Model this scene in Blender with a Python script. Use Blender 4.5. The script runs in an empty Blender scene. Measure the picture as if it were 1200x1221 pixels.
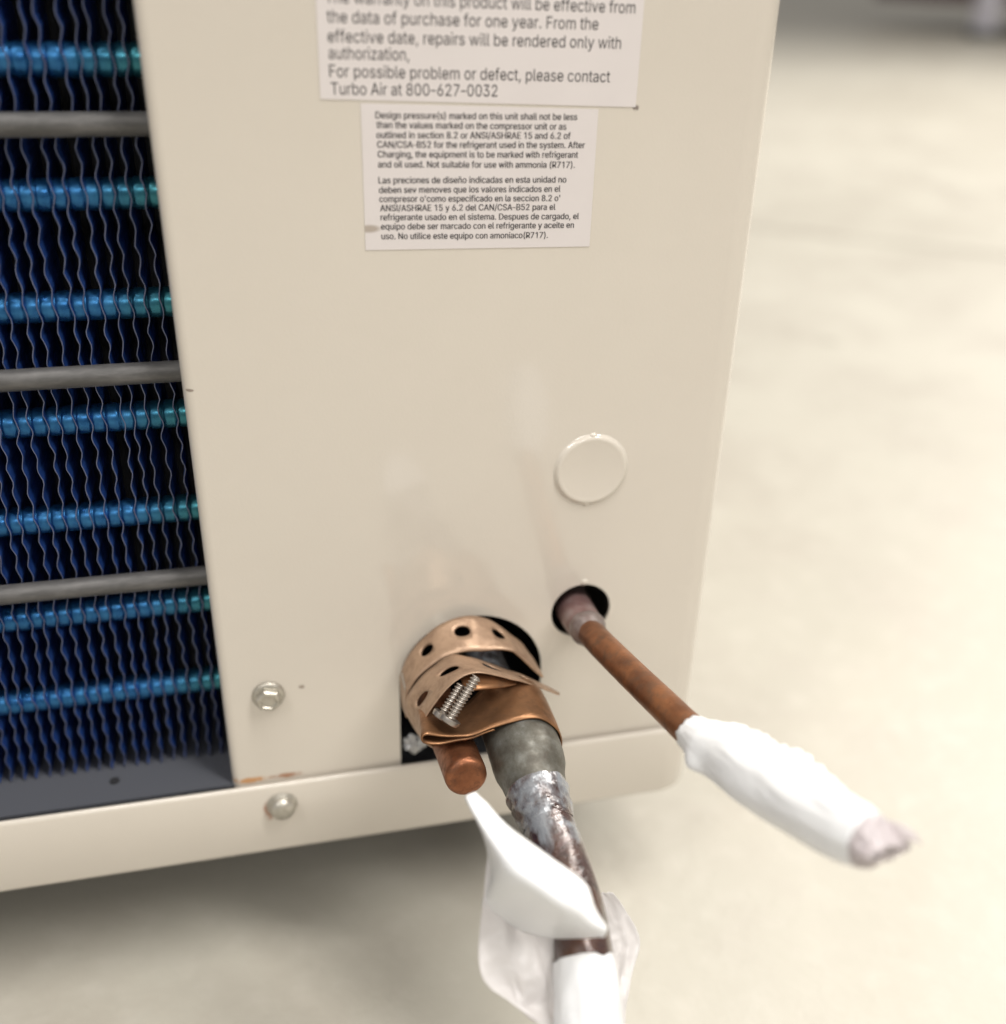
import bpy, bmesh, math, random
from mathutils import Vector, Matrix, noise
from mathutils.geometry import tessellate_polygon

random.seed(7)
sc = bpy.context.scene
COL = sc.collection
MM = 0.001

# ------------------------------------------------------------------ camera
cam_d = bpy.data.cameras.new('camera')
cam = bpy.data.objects.new('camera', cam_d)
COL.objects.link(cam)
sc.camera = cam
cr, cu, cb = Vector((0.9730, -0.2297, 0.0224)), Vector((0.0880, 0.4588, 0.8842)), Vector((-0.2134, -0.8583, 0.4666))
rot = Matrix((cr, cu, cb)).transposed()
cam.matrix_world = Matrix.Translation((-0.0741, -0.3011, 0.2301)) @ rot.to_quaternion().to_matrix().to_4x4()
cam_d.sensor_fit = 'HORIZONTAL'
cam_d.sensor_width = 36.0
cam_d.lens = 37.5
cam_d.clip_start = 0.01
cam_d.clip_end = 100
cam_d.dof.use_dof = True
cam_d.dof.focus_distance = 0.322
cam_d.dof.aperture_fstop = 4.6

# ------------------------------------------------------------------ light of the hall
w = bpy.data.worlds.new('World')
sc.world = w
w.use_nodes = True
bg = w.node_tree.nodes['Background']
bg.inputs[0].default_value = (1.0, 0.97, 0.93, 1)
bg.inputs[1].default_value = 0.36


def area(name, loc, target, sx, sy, power, col):
    l = bpy.data.lights.new(name, 'AREA')
    l.shape = 'RECTANGLE'
    l.size, l.size_y = sx, sy
    l.energy = power
    l.color = col
    o = bpy.data.objects.new(name, l)
    COL.objects.link(o)
    o.location = loc
    d = Vector(target) - Vector(loc)
    o.rotation_euler = d.to_track_quat('-Z', 'Y').to_euler()
    return o


area('ceiling_lamp', (0.85, -0.95, 2.6), (0.2, -0.2, 0), 0.35, 2.4, 74, (1.0, 0.97, 0.93))
area('ceiling_lamp', (2.8, 2.1, 2.8), (2.0, 1.6, -0.1), 0.35, 2.4, 165, (1.0, 0.96, 0.90))
area('ceiling_lamp', (-1.6, -1.4, 2.6), (-0.4, -0.2, 0), 0.35, 2.4, 30, (1.0, 0.97, 0.93))
area('ceiling_lamp', (-0.3, -3.6, 2.6), (0.0, 0.0, 0), 1.2, 0.6, 24, (1.0, 0.97, 0.93))  # added front fill, for tube highlights and light under the rail

sc.view_settings.view_transform = 'Standard'
sc.view_settings.look = 'None'
sc.view_settings.exposure = 0.20
sc.view_settings.gamma = 1.0
sc.render.engine = 'CYCLES'
sc.cycles.use_denoising = True
sc.cycles.max_bounces = 8


# ------------------------------------------------------------------ materials
class NT:
    """small helper round a node tree"""
    def __init__(self, name):
        self.m = bpy.data.materials.new(name)
        self.m.use_nodes = True
        self.t = self.m.node_tree
        self.b = self.t.nodes['Principled BSDF']
        self.out = self.t.nodes['Material Output']
        self.tc = self.t.nodes.new('ShaderNodeTexCoord')

    def n(self, kind, **kw):
        x = self.t.nodes.new(kind)
        for k, v in kw.items():
            if isinstance(v, tuple) and k.startswith('i'):
                x.inputs[int(k[1:])].default_value = v
            elif k.startswith('i') and k[1:].isdigit():
                x.inputs[int(k[1:])].default_value = v
            else:
                setattr(x, k, v)
        return x

    def l(self, a, b):
        self.t.links.new(a, b)

    def mapped(self, scale=(1, 1, 1), loc=(0, 0, 0), rot=(0, 0, 0)):
        m = self.n('ShaderNodeMapping')
        m.inputs['Scale'].default_value = scale
        m.inputs['Location'].default_value = loc
        m.inputs['Rotation'].default_value = rot
        self.l(self.tc.outputs['Object'], m.inputs['Vector'])
        return m.outputs[0]

    def noise(self, vec, scale, detail=4, rough=0.55, dist=0.0):
        x = self.n('ShaderNodeTexNoise')
        x.inputs['Scale'].default_value = scale
        x.inputs['Detail'].default_value = detail
        x.inputs['Roughness'].default_value = rough
        x.inputs['Distortion'].default_value = dist
        self.l(vec, x.inputs['Vector'])
        return x.outputs['Fac']

    def ramp(self, fac, stops):
        r = self.n('ShaderNodeValToRGB')
        e = r.color_ramp.elements
        while len(e) < len(stops):
            e.new(0.5)
        for el, (p, c) in zip(e, stops):
            el.position = p
            el.color = c if len(c) == 4 else (*c, 1)
        self.l(fac, r.inputs[0])
        return r.outputs[0]

    def mix(self, fac, a, b, blend='MIX'):
        x = self.n('ShaderNodeMix', data_type='RGBA', blend_type=blend)
        if isinstance(fac, (int, float)):
            x.inputs[0].default_value = fac
        else:
            self.l(fac, x.inputs[0])
        for s, v in ((6, a), (7, b)):
            if isinstance(v, tuple):
                x.inputs[s].default_value = (*v, 1) if len(v) == 3 else v
            else:
                self.l(v, x.inputs[s])
        return x.outputs[2]

    def math(self, op, a, b=0.0, c=None):
        x = self.n('ShaderNodeMath', operation=op)
        for i, v in enumerate((a, b, c)):
            if v is None:
                continue
            if isinstance(v, (int, float)):
                x.inputs[i].default_value = v
            else:
                self.l(v, x.inputs[i])
        return x.outputs[0]

    def bump(self, h, strength, dist):
        x = self.n('ShaderNodeBump')
        x.inputs['Strength'].default_value = strength
        x.inputs['Distance'].default_value = dist
        self.l(h, x.inputs['Height'])
        self.l(x.outputs[0], self.b.inputs['Normal'])

    def set(self, **kw):
        for k, v in kw.items():
            s = self.b.inputs[k.replace('_', ' ')]
            if hasattr(v, 'is_linked') or hasattr(v, 'links'):
                self.l(v, s)
            else:
                s.default_value = (*v, 1) if isinstance(v, tuple) and len(v) == 3 else v
        return self


B = (0, 0, 0)
Wt = (1, 1, 1)


def simple(name, col, rough=0.5, metal=0.0, **kw):
    k = NT(name)
    k.set(Base_Color=col, Roughness=rough, Metallic=metal, **kw)
    return k.m


def m_paint(name, rust=None):
    k = NT(name)
    v = k.mapped()
    big = k.noise(v, 14, 4)
    col = k.mix(k.math('ADD', k.math('MULTIPLY', big, 0.6), k.math('MULTIPLY', k.noise(v, 60, 5, 0.65), 0.4)), (0.572, 0.522, 0.452), (0.609, 0.559, 0.488))
    # tiny dirt specks
    vo = k.n('ShaderNodeTexVoronoi', feature='F1')
    vo.inputs['Scale'].default_value = 42
    k.l(v, vo.inputs['Vector'])
    sp = k.ramp(vo.outputs['Distance'], [(0.022, Wt), (0.04, B)])
    gate = k.ramp(k.noise(v, 31, 2), [(0.55, B), (0.6, Wt)])
    col = k.mix(k.math('MULTIPLY', k.math('MULTIPLY', sp, gate), 0.55), col, (0.18, 0.14, 0.10))
    if rust:
        for (cx, cz, rx, rz, tone) in rust:
            mp = k.mapped((1 / rx, 0.0, 1 / rz), (-cx / rx, 0, -cz / rz))
            g = k.n('ShaderNodeTexGradient', gradient_type='SPHERICAL')
            k.l(mp, g.inputs[0])
            f = k.math('MULTIPLY', g.outputs['Fac'], k.ramp(k.noise(v, 300, 5, 0.7), [(0.36, B), (0.58, Wt)]))
            f = k.ramp(f, [(0.05, B), (0.35, Wt)])
            col = k.mix(k.math('MULTIPLY', f, 0.85), col, tone)
    sm = k.noise(k.mapped((1, 1, 0.45)), 22, 5, 0.6)
    k.set(Base_Color=col, Roughness=k.ramp(sm, [(0.35, (0.10,) * 3), (0.7, (0.24,) * 3)]), Coat_Weight=0.6, Coat_Roughness=0.05)
    k.b.inputs['Specular IOR Level'].default_value = 0.55
    k.bump(k.math('ADD', k.noise(v, 900, 2), k.math('MULTIPLY', k.noise(v, 30, 2), 4.0)), 0.06, 0.0006)
    return k.m


def m_floor():
    k = NT('sealed_concrete')
    v = k.mapped()
    a = k.noise(v, 1.3, 5, 0.6)
    b_ = k.noise(v, 9, 6, 0.65)
    c = k.noise(v, 60, 4, 0.6)
    col = k.mix(k.ramp(a, [(0.3, B), (0.7, Wt)]), (0.395, 0.370, 0.310), (0.470, 0.445, 0.380))
    col = k.mix(k.math('MULTIPLY', k.ramp(b_, [(0.35, Wt), (0.55, B)]), 0.32), col, (0.33, 0.285, 0.24))
    col = k.mix(k.math('MULTIPLY', k.ramp(c, [(0.5, B), (0.75, Wt)]), 0.22), col, (0.56, 0.53, 0.47))
    # scuffs and grime spots
    vo = k.n('ShaderNodeTexVoronoi', feature='F1')
    vo.inputs['Scale'].default_value = 7.5
    k.l(k.mapped((1, 1.7, 1), rot=(0, 0, 0.6)), vo.inputs['Vector'])
    sp = k.ramp(k.math('ADD', vo.outputs['Distance'], k.math('MULTIPLY', c, 0.16)), [(0.12, Wt), (0.24, B)])
    gate = k.ramp(k.noise(v, 3.1, 2), [(0.5, B), (0.58, Wt)])
    col = k.mix(k.math('MULTIPLY', k.math('MULTIPLY', sp, gate), 0.6), col, (0.16, 0.12, 0.10))
    k.set(Base_Color=col, Roughness=k.ramp(b_, [(0.3, (0.42,) * 3), (0.7, (0.62,) * 3)]))
    k.bump(k.noise(v, 130, 5, 0.7), 0.25, 0.002)
    return k.m


def m_copper(name, c1, c2, c3, scale=120, rough=0.42, metal=0.75):
    k = NT(name)
    v = k.mapped()
    n1 = k.noise(v, scale, 5, 0.6, 0.12)
    n2 = k.noise(v, scale * 3.1, 5, 0.65)
    col = k.mix(k.ramp(n1, [(0.35, B), (0.62, Wt)]), c1, c2)
    col = k.mix(k.math('MULTIPLY', k.ramp(n2, [(0.48, B), (0.7, Wt)]), 0.7), col, c3)
    k.set(Base_Color=col, Metallic=metal, Roughness=k.ramp(n2, [(0.3, (rough - 0.1,) * 3), (0.7, (rough + 0.15,) * 3)]))
    k.bump(n2, 0.12, 0.0008)
    return k.m


def m_fluxed():
    """dark heat-stained copper with silver-white smears of dried flux and solder"""
    k = NT('flux_smeared_copper')
    v = k.mapped()
    n1 = k.noise(v, 150, 5, 0.6, 1.0)
    n2 = k.noise(k.mapped((1, 0.6, 1)), 110, 5, 0.62, 0.25)
    n3 = k.noise(v, 700, 4, 0.6)
    col = k.mix(k.ramp(n1, [(0.35, B), (0.65, Wt)]), (0.026, 0.016, 0.015), (0.070, 0.032, 0.026))
    # orange bare copper towards the wrapped end, smear near the coupling: both follow how far the torch reached
    sx = k.n('ShaderNodeSeparateXYZ')
    k.l(k.mapped(), sx.inputs[0])
    reach = k.n('ShaderNodeMapRange')
    reach.inputs[1].default_value = -0.104
    reach.inputs[2].default_value = -0.080
    k.l(sx.outputs[1], reach.inputs[0])
    bare = k.math('MULTIPLY', k.math('SUBTRACT', 1.0, reach.outputs[0]), k.ramp(n2, [(0.42, B), (0.6, Wt)]))
    col = k.mix(k.math('MULTIPLY', bare, 0.55), col, (0.12, 0.050, 0.024))
    sm = k.math('ADD', n2, k.math('MULTIPLY', k.math('SUBTRACT', reach.outputs[0], 0.5), 0.26))
    smear = k.ramp(sm, [(0.53, B), (0.66, Wt)])
    col = k.mix(smear, col, (0.22, 0.232, 0.25))
    k.set(Base_Color=col, Metallic=0.15, Roughness=k.ramp(n3, [(0.3, (0.14,) * 3), (0.7, (0.30,) * 3)]), Coat_Weight=0.8, Coat_Roughness=0.08)
    k.bump(k.math('ADD', k.math('MULTIPLY', n2, 1.6), k.math('MULTIPLY', n3, 0.45)), 0.38, 0.0012)
    k.l(k.b.inputs['Normal'].links[0].from_socket, k.b.inputs['Coat Normal'])
    return k.m


def m_grey_joint():
    k = NT('grey_oxidised_copper')
    v = k.mapped()
    n1 = k.noise(v, 130, 6, 0.7, 0.1)
    n2 = k.noise(v, 420, 4, 0.6)
    col = k.ramp(n1, [(0.28, (0.065, 0.054, 0.042)), (0.46, (0.105, 0.098, 0.080)), (0.60, (0.150, 0.148, 0.130)), (0.72, (0.24, 0.242, 0.235))])
    k.set(Base_Color=col, Metallic=0.45, Roughness=k.ramp(n2, [(0.3, (0.36,) * 3), (0.7, (0.56,) * 3)]))
    k.bump(k.math('ADD', n1, k.math('MULTIPLY', n2, 0.3)), 0.15, 0.0008)
    return k.m


def m_film(name, transl, clear, tint=(0.86, 0.86, 0.86)):
    k = NT(name)
    v = k.mapped()
    k.set(Base_Color=tint, Roughness=0.30)
    k.bump(k.noise(v, 160, 3, 0.5, 0.5), 0.12, 0.002)
    tr = k.n('ShaderNodeBsdfTranslucent')
    tr.inputs[0].default_value = (0.9, 0.87, 0.86, 1)
    tp = k.n('ShaderNodeBsdfTransparent')
    m1 = k.n('ShaderNodeMixShader')
    m1.inputs[0].default_value = transl
    k.l(k.b.outputs[0], m1.inputs[1])
    k.l(tr.outputs[0], m1.inputs[2])
    m2 = k.n('ShaderNodeMixShader')
    m2.inputs[0].default_value = clear
    k.l(m1.outputs[0], m2.inputs[1])
    k.l(tp.outputs[0], m2.inputs[2])
    k.l(m2.outputs[0], k.out.inputs[0])
    return k.m


def m_blue(name, c1, c2, metal, rough):
    k = NT(name)
    v = k.mapped()
    n = k.noise(v, 240, 4)
    k.set(Base_Color=k.mix(k.ramp(n, [(0.35, B), (0.65, Wt)]), c1, c2), Metallic=metal, Roughness=rough)
    k.bump(n, 0.15, 0.0006)
    return k.m


def m_tube():
    """blue coated tube, colour mixed to teal green towards the panel end"""
    k = NT('blue_coated_tube')
    v = k.mapped()
    n = k.noise(v, 240, 4)
    col = k.mix(k.ramp(n, [(0.35, B), (0.65, Wt)]), (0.011, 0.080, 0.225), (0.030, 0.145, 0.315))
    sx = k.n('ShaderNodeSeparateXYZ')
    k.l(v, sx.inputs[0])
    end = k.n('ShaderNodeMapRange')
    end.inputs[1].default_value = -0.022
    end.inputs[2].default_value = -0.001
    k.l(sx.outputs[0], end.inputs[0])
    col = k.mix(k.math('MULTIPLY', end.outputs[0], 0.8), col, (0.035, 0.175, 0.165))
    k.set(Base_Color=col, Metallic=0.75, Roughness=k.ramp(n, [(0.3, (0.24,) * 3), (0.7, (0.38,) * 3)]))
    k.bump(n, 0.2, 0.0006)
    return k.m


def m_rod():
    k = NT('grey_rod_metal')
    n = k.noise(k.mapped((0.25, 1, 1)), 300, 5, 0.65)
    k.set(Base_Color=k.mix(k.ramp(n, [(0.4, B), (0.7, Wt)]), (0.075, 0.073, 0.071), (0.135, 0.13, 0.127)), Metallic=0.25, Roughness=0.5)
    k.bump(n, 0.2, 0.0008)
    return k.m


def m_label():
    k = NT('label_paper')
    v = k.mapped()
    n = k.noise(v, 40, 4)
    mp = k.mapped((1 / 0.0045, 0, 1 / 0.0016), (0.0405 / 0.0045, 0, -0.1615 / 0.0016), )
    g = k.n('ShaderNodeTexGradient', gradient_type='SPHERICAL')
    k.l(mp, g.inputs[0])
    col = k.mix(n, (0.61, 0.565, 0.55), (0.66, 0.615, 0.60))
    col = k.mix(k.math('MULTIPLY', k.ramp(g.outputs['Fac'], [(0.15, B), (0.55, Wt)]), 0.7), col, (0.28, 0.22, 0.16))
    k.set(Base_Color=col, Roughness=0.42)
    return k.m


M = {
    'panel': m_paint('beige_enamel_panel', [(-0.0905, -0.0340, 0.0090, 0.0016, (0.50, 0.22, 0.05)), (-0.078, -0.0340, 0.0085, 0.0014, (0.30, 0.12, 0.045)), (0.0368, 0.1934, 0.0012, 0.0012, (0.12, 0.09, 0.08)), (-0.0948, 0.1161, 0.0016, 0.0006, (0.2, 0.15, 0.12)), (-0.0698, 0.0047, 0.0014, 0.0011, (0.25, 0.2, 0.16))]),
    'rail': m_paint('beige_enamel_rail', [(-0.0853, -0.0465, 0.0022, 0.006, (0.28, 0.11, 0.05))]),
    'plain_paint': m_paint('beige_enamel'),
    'floor': m_floor(),
    'joint': simple('joint_sealant', (0.36, 0.33, 0.275), 0.8),
    'copper': m_copper('brown_copper', (0.19, 0.080, 0.040), (0.36, 0.155, 0.070), (0.17, 0.110, 0.075), 85, 0.36, 0.8),
    'copper_cap': m_copper('reddish_copper', (0.20, 0.075, 0.035), (0.31, 0.125, 0.060), (0.11, 0.055, 0.035), 150, 0.40),
    'sheet': m_copper('bronzed_copper_sheet', (0.21, 0.110, 0.055), (0.32, 0.160, 0.075), (0.14, 0.075, 0.042), 65, 0.42, 0.75),
    'strap': m_copper('dull_copper_strap', (0.35, 0.232, 0.155), (0.45, 0.305, 0.205), (0.24, 0.150, 0.098), 80, 0.44, 0.5),
    'flux': m_fluxed(),
    'grey': m_grey_joint(),
    'neck': m_copper('sooty_copper', (0.16, 0.085, 0.08), (0.25, 0.16, 0.15), (0.30, 0.25, 0.24), 60, 0.36, 0.4),
    'solder': m_copper('silver_solder', (0.21, 0.165, 0.155), (0.30, 0.26, 0.245), (0.16, 0.105, 0.09), 120, 0.36, 0.5),
    'steel': simple('zinc_steel', (0.44, 0.40, 0.36), 0.33, 0.9),
    'bolt': m_copper('dull_zinc_bolt', (0.40, 0.38, 0.33), (0.50, 0.47, 0.41), (0.30, 0.27, 0.22), 200, 0.36, 0.7),
    'fin': m_blue('blue_coated_fin', (0.015, 0.052, 0.23), (0.034, 0.098, 0.35), 0.35, 0.36),
    'fin_edge': simple('bare_fin_edge', (0.135, 0.150, 0.225), 0.42, 0.5),
    'tube': m_tube(),
    'rod': m_rod(),
    'dark': simple('dark_inner_shade', (0.012, 0.012, 0.014), 0.8),  # near-black stands in for shade inside the unit and behind the fins
    'pan': simple('grey_pan_sheet', (0.105, 0.11, 0.125), 0.4, 0.3),
    'label': m_label(),
    'ink': simple('black_print', (0.035, 0.033, 0.036), 0.6),
    'tape': m_film('white_tape', 0.03, 0.0, (0.74, 0.745, 0.75)),
    'film': m_film('thin_white_film', 0.28, 0.12, (0.76, 0.735, 0.725)),
    'film_end': m_film('crumpled_film', 0.35, 0.16, (0.66, 0.60, 0.61)),
    'foil': simple('crumpled_foil', (0.42, 0.42, 0.42), 0.3, 0.6),
    'maroon': simple('maroon_enamel', (0.085, 0.032, 0.038), 0.45),
    'far_grey': simple('pale_grey_enamel', (0.52, 0.50, 0.55), 0.4),
    'far_dark': simple('dark_rubber', (0.05, 0.055, 0.05), 0.7),
}


# ------------------------------------------------------------------ build helpers
WORLD_LOC = {}


def wl(o):
    return WORLD_LOC.get(o.name, Vector((0, 0, 0)))


def link(o, parent=None, loc=(0, 0, 0)):
    """place o at a world location, under parent (no rotations or scales on parents)"""
    COL.objects.link(o)
    p = Vector(loc)
    WORLD_LOC[o.name] = p
    if parent is not None:
        o.parent = parent
        o.location = p - wl(parent)
    else:
        o.location = p
    return o


def mesh(name, verts, faces, mats, smooth=True, midx=None, sharp=None):
    me = bpy.data.meshes.new(name)
    me.from_pydata([tuple(v) for v in verts], [], faces)
    for m in (mats if isinstance(mats, (list, tuple)) else [mats]):
        me.materials.append(m)
    if midx:
        me.polygons.foreach_set('material_index', midx)
    me.polygons.foreach_set('use_smooth', [smooth] * len(me.polygons))
    me.update()
    bm = bmesh.new()
    bm.from_mesh(me)
    bmesh.ops.remove_doubles(bm, verts=bm.verts, dist=1e-7)
    bmesh.ops.recalc_face_normals(bm, faces=bm.faces)
    bm.to_mesh(me)
    bm.free()
    if sharp is not None:
        me.set_sharp_from_angle(angle=math.radians(sharp))
    return me


def part(name, me, parent, loc=None, shift=True):
    """a mesh written in world coordinates (shift) or in its own (loc given)"""
    o = bpy.data.objects.new(name, me)
    if loc is None:
        base = wl(parent) if parent is not None else Vector((0, 0, 0))
        if shift and base.length > 0:
            me.transform(Matrix.Translation(-base))
        loc = base
    return link(o, parent, loc)


def thing(name, label, cat, loc=(0, 0, 0), group=None):
    o = bpy.data.objects.new(name, None)
    o.empty_display_size = 0.01
    link(o, None, loc)
    o['label'] = label
    o['category'] = cat
    if group:
        o['group'] = group
    return o


def mm(pts):
    return [Vector(p) * MM for p in pts]


def cr_spline(P, n, by_index=False):
    """n points along a Catmull-Rom curve through P, even in chord length"""
    P = [Vector(p) for p in P]
    Q = [P[0] * 2 - P[1]] + P + [P[-1] * 2 - P[-2]]
    dense = []
    for i in range(1, len(Q) - 2):
        p0, p1, p2, p3 = Q[i - 1:i + 3]
        for s in range(24):
            t = s / 24
            dense.append(0.5 * ((2 * p1) + (p2 - p0) * t + (2 * p0 - 5 * p1 + 4 * p2 - p3) * t * t + (3 * p1 - p0 - 3 * p2 + p3) * t ** 3))
    dense.append(P[-1])
    L = [0]
    for a, b in zip(dense, dense[1:]):
        L.append(L[-1] + (1.0 if by_index else (b - a).length))
    out, j = [], 0
    for i in range(n):
        d = L[-1] * i / (n - 1)
        while j < len(L) - 2 and L[j + 1] < d:
            j += 1
        f = (d - L[j]) / max(1e-9, L[j + 1] - L[j])
        out.append(dense[j].lerp(dense[j + 1], f))
    return out


def frames(path, up=Vector((0, 0, 1))):
    fr = []
    n = len(path)
    prev = None
    for i in range(n):
        t = (path[min(i + 1, n - 1)] - path[max(i - 1, 0)]).normalized()
        if prev is None:
            a = (up - t * up.dot(t)).normalized()
        else:
            a = (prev - t * prev.dot(t)).normalized()
        prev = a
        fr.append((t, a, t.cross(a)))
    return fr


def sweep(path, rad, segs=28, rfun=None, cap0=False, cap1=False):
    """skin a round section along path; rad(s) in metres, rfun(s, angle) adds to it"""
    fr = frames(path)
    V, F = [], []
    n = len(path)
    for i, (p, (t, a, b)) in enumerate(zip(path, fr)):
        s = i / (n - 1)
        for j in range(segs):
            th = 2 * math.pi * j / segs
            r = rad(s) + (rfun(s, th) if rfun else 0)
            V.append(p + a * math.cos(th) * r + b * math.sin(th) * r)
    for i in range(n - 1):
        for j in range(segs):
            k = (j + 1) % segs
            F.append((i * segs + j, i * segs + k, (i + 1) * segs + k, (i + 1) * segs + j))
    if cap0:
        F.append(tuple(range(segs))[::-1])
    if cap1:
        F.append(tuple((n - 1) * segs + j for j in range(segs)))
    return V, F


def pw(stops):
    """piecewise-linear function"""
    def f(s):
        for (a, va), (b, vb) in zip(stops, stops[1:]):
            if s <= b:
                return va + (vb - va) * max(0, (s - a)) / max(1e-9, b - a)
        return stops[-1][1]
    return f


def loft(rows, nu=24, nv=10, bow=None, by_index=False):
    """smooth sheet through rows of points (each row a list), nu along, nv across"""
    R = [cr_spline(r, nu, by_index) for r in rows]
    G = []
    for i in range(nu):
        c = [r[i] for r in R]
        G.append(cr_spline(c, nv) if len(c) > 2 else [c[0].lerp(c[1], k / (nv - 1)) for k in range(nv)])
    V = [p if bow is None else p + bow(i / (nu - 1), k / (nv - 1)) for i, g in enumerate(G) for k, p in enumerate(g)]
    F = [(i * nv + k, i * nv + k + 1, (i + 1) * nv + k + 1, (i + 1) * nv + k) for i in range(nu - 1) for k in range(nv - 1)]
    return V, F


def solidify(o, t, off=0.0, bevel=None):
    m = o.modifiers.new('thickness', 'SOLIDIFY')
    m.thickness = t
    m.offset = off
    if bevel:
        b = o.modifiers.new('edge', 'BEVEL')
        b.width = bevel
        b.segments = 2
        b.limit_method = 'ANGLE'
    return o


def ribbon(A, B_, holes, hole_r):
    """flat strap between two edge curves with real round holes; holes = list of (u, v)"""
    NA = 400
    a, b = cr_spline(A, NA), cr_spline(B_, NA)
    mid = [(p + q) / 2 for p, q in zip(a, b)]
    L = sum((q - p).length for p, q in zip(mid, mid[1:]))

    def at(u, v):
        x = min(max(u, 0), 1) * (NA - 1)
        i = min(int(x), NA - 2)
        f = x - i
        p = a[i].lerp(a[i + 1], f).lerp(b[i].lerp(b[i + 1], f), v)
        return p + Vector((0.3, 0.2, 1.0)) * 0.00055 * noise.noise(p * 130 + Vector((hole_r * 9000, 0, 0)))
    V, F = [], []

    def quadgrid(u0, u1, n):
        base = len(V)
        for i in range(n + 1):
            for k in range(9):
                V.append(at(u0 + (u1 - u0) * i / n, k / 8))
        for i in range(n):
            for k in range(8):
                F.append((base + i * 9 + k, base + i * 9 + k + 1, base + (i + 1) * 9 + k + 1, base + (i + 1) * 9 + k))

    half = 1.7 * hole_r / L
    cur = 0.0
    for (hu, hv) in sorted(holes):
        u0, u1 = hu - half, hu + half
        if u0 > cur:
            quadgrid(cur, u0, max(1, int((u0 - cur) * L / 0.0010)))
        wdt = (at(hu, 1) - at(hu, 0)).length
        sq = [(u0 + (u1 - u0) * k / 8, 0) for k in range(8)] + [(u1, k / 8) for k in range(8)] + \
             [(u1 - (u1 - u0) * k / 8, 1) for k in range(8)] + [(u0, 1 - k / 8) for k in range(8)]
        base = len(V)
        for ring in range(4):
            f = ring / 3
            for (su, sv) in sq:
                ang = math.atan2((sv - 0.5) * 2, (su - hu) / half)
                cu_, cv_ = hu + math.cos(ang) * hole_r / L, hv + math.sin(ang) * hole_r / wdt
                V.append(at(su + (cu_ - su) * f, sv + (cv_ - sv) * f))
        for ring in range(3):
            for k in range(32):
                k2 = (k + 1) % 32
                F.append((base + ring * 32 + k, base + ring * 32 + k2, base + (ring + 1) * 32 + k2, base + (ring + 1) * 32 + k))
        cur = u1
    quadgrid(cur, 1.0, max(1, int((1 - cur) * L / 0.0010)))
    return V, F


def lathe(profile, axis_o, axis_d, segs=40, close=True):
    """profile = (radius, height) pairs in metres round axis_d"""
    d = Vector(axis_d).normalized()
    a = d.orthogonal().normalized()
    b = d.cross(a)
    o = Vector(axis_o)
    V, F = [], []
    for (r, h) in profile:
        for j in range(segs):
            th = 2 * math.pi * j / segs
            V.append(o + d * h + (a * math.cos(th) + b * math.sin(th)) * r)
    for i in range(len(profile) - 1):
        for j in range(segs):
            k = (j + 1) % segs
            F.append((i * segs + j, i * segs + k, (i + 1) * segs + k, (i + 1) * segs + j))
    if close:
        F.append(tuple((len(profile) - 1) * segs + j for j in range(segs)))
    return V, F


def prism_z(poly, z0, z1):
    n = len(poly)
    V = [Vector((x, y, z0)) for x, y in poly] + [Vector((x, y, z1)) for x, y in poly]
    F = [(i, (i + 1) % n, n + (i + 1) % n, n + i) for i in range(n)] + [tuple(range(n))[::-1], tuple(range(n, 2 * n))]
    return V, F


def prism_y(poly, y0, y1):
    n = len(poly)
    V = [Vector((x, y0, z)) for x, z in poly] + [Vector((x, y1, z)) for x, z in poly]
    F = [(i, (i + 1) % n, n + (i + 1) % n, n + i) for i in range(n)] + [tuple(range(n))[::-1], tuple(range(n, 2 * n))]
    return V, F


def box(x0, x1, y0, y1, z0, z1):
    return prism_z([(x0, y0), (x1, y0), (x1, y1), (x0, y1)], z0, z1)


def arc(cx, cy, r, a0, a1, n):
    return [(cx + r * math.cos(math.radians(a0 + (a1 - a0) * i / n)), cy + r * math.sin(math.radians(a0 + (a1 - a0) * i / n))) for i in range(n + 1)]


# ------------------------------------------------------------------ floor
FZ = -0.125
fl = bpy.data.objects.new('floor', mesh('floor', [(-18, -12, 0), (22, -12, 0), (22, 28, 0), (-18, 28, 0)], [(0, 1, 2, 3)], M['floor'], False))
link(fl, None, (0, 0, FZ))
fl['kind'] = 'structure'
jd = Vector((0.965 - 0.663, 0.973 - 1.209, 0)).normalized()
jn = Vector((-jd.y, jd.x, 0)) * 0.006
j0 = Vector((0.663, 1.209, FZ + 0.001)) - jd * 3
j1 = Vector((0.663, 1.209, FZ + 0.001)) + jd * 4
part('control_joint', mesh('control_joint', [j0 - jn, j1 - jn, j1 + jn, j0 + jn], [(0, 1, 2, 3)], M['joint'], False), fl)

# ------------------------------------------------------------------ the condensing unit
UL = (0, 0.2, -0.067)
unit = thing('condensing_unit', 'beige enamelled condensing unit with blue finned coil and printed labels', 'condenser', UL)

# front panel: bent sheet, with the round knock-out hole and the arched pipe slot cut through
T_ = 0.0012
outer = [(-0.097, 0.014)] + arc(-0.0935, 0.0035, 0.0035, 180, 270, 6) + arc(0.0712, 0.010, 0.010, 270, 360, 12) + [(0.0812, 0.45)]
inner = [(0.0812 - T_, 0.45)] + arc(0.0712, 0.010, 0.010 - T_, 360, 270, 12) + arc(-0.0935, 0.0035, 0.0035 - T_, 270, 180, 6) + [(-0.097 + T_, 0.014)]
V, F = prism_z(outer + inner, -0.045, 0.62)
pan_me = mesh('front_panel', V, F, M['panel'], True)
tmp = bpy.data.objects.new('tmp_panel', pan_me)
COL.objects.link(tmp)
cut = []
V, F = prism_y(arc(0.0305, 0.0233, 0.0110, 0, 360, 47)[:-1], -0.01, 0.006)
cut.append(mesh('c1', V, F, M['panel'], True))
slot = arc(-0.0095, 0.0, 0.0262, 0, 180, 32) + [(-0.0362, -0.06), (0.0167, -0.06)]
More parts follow.
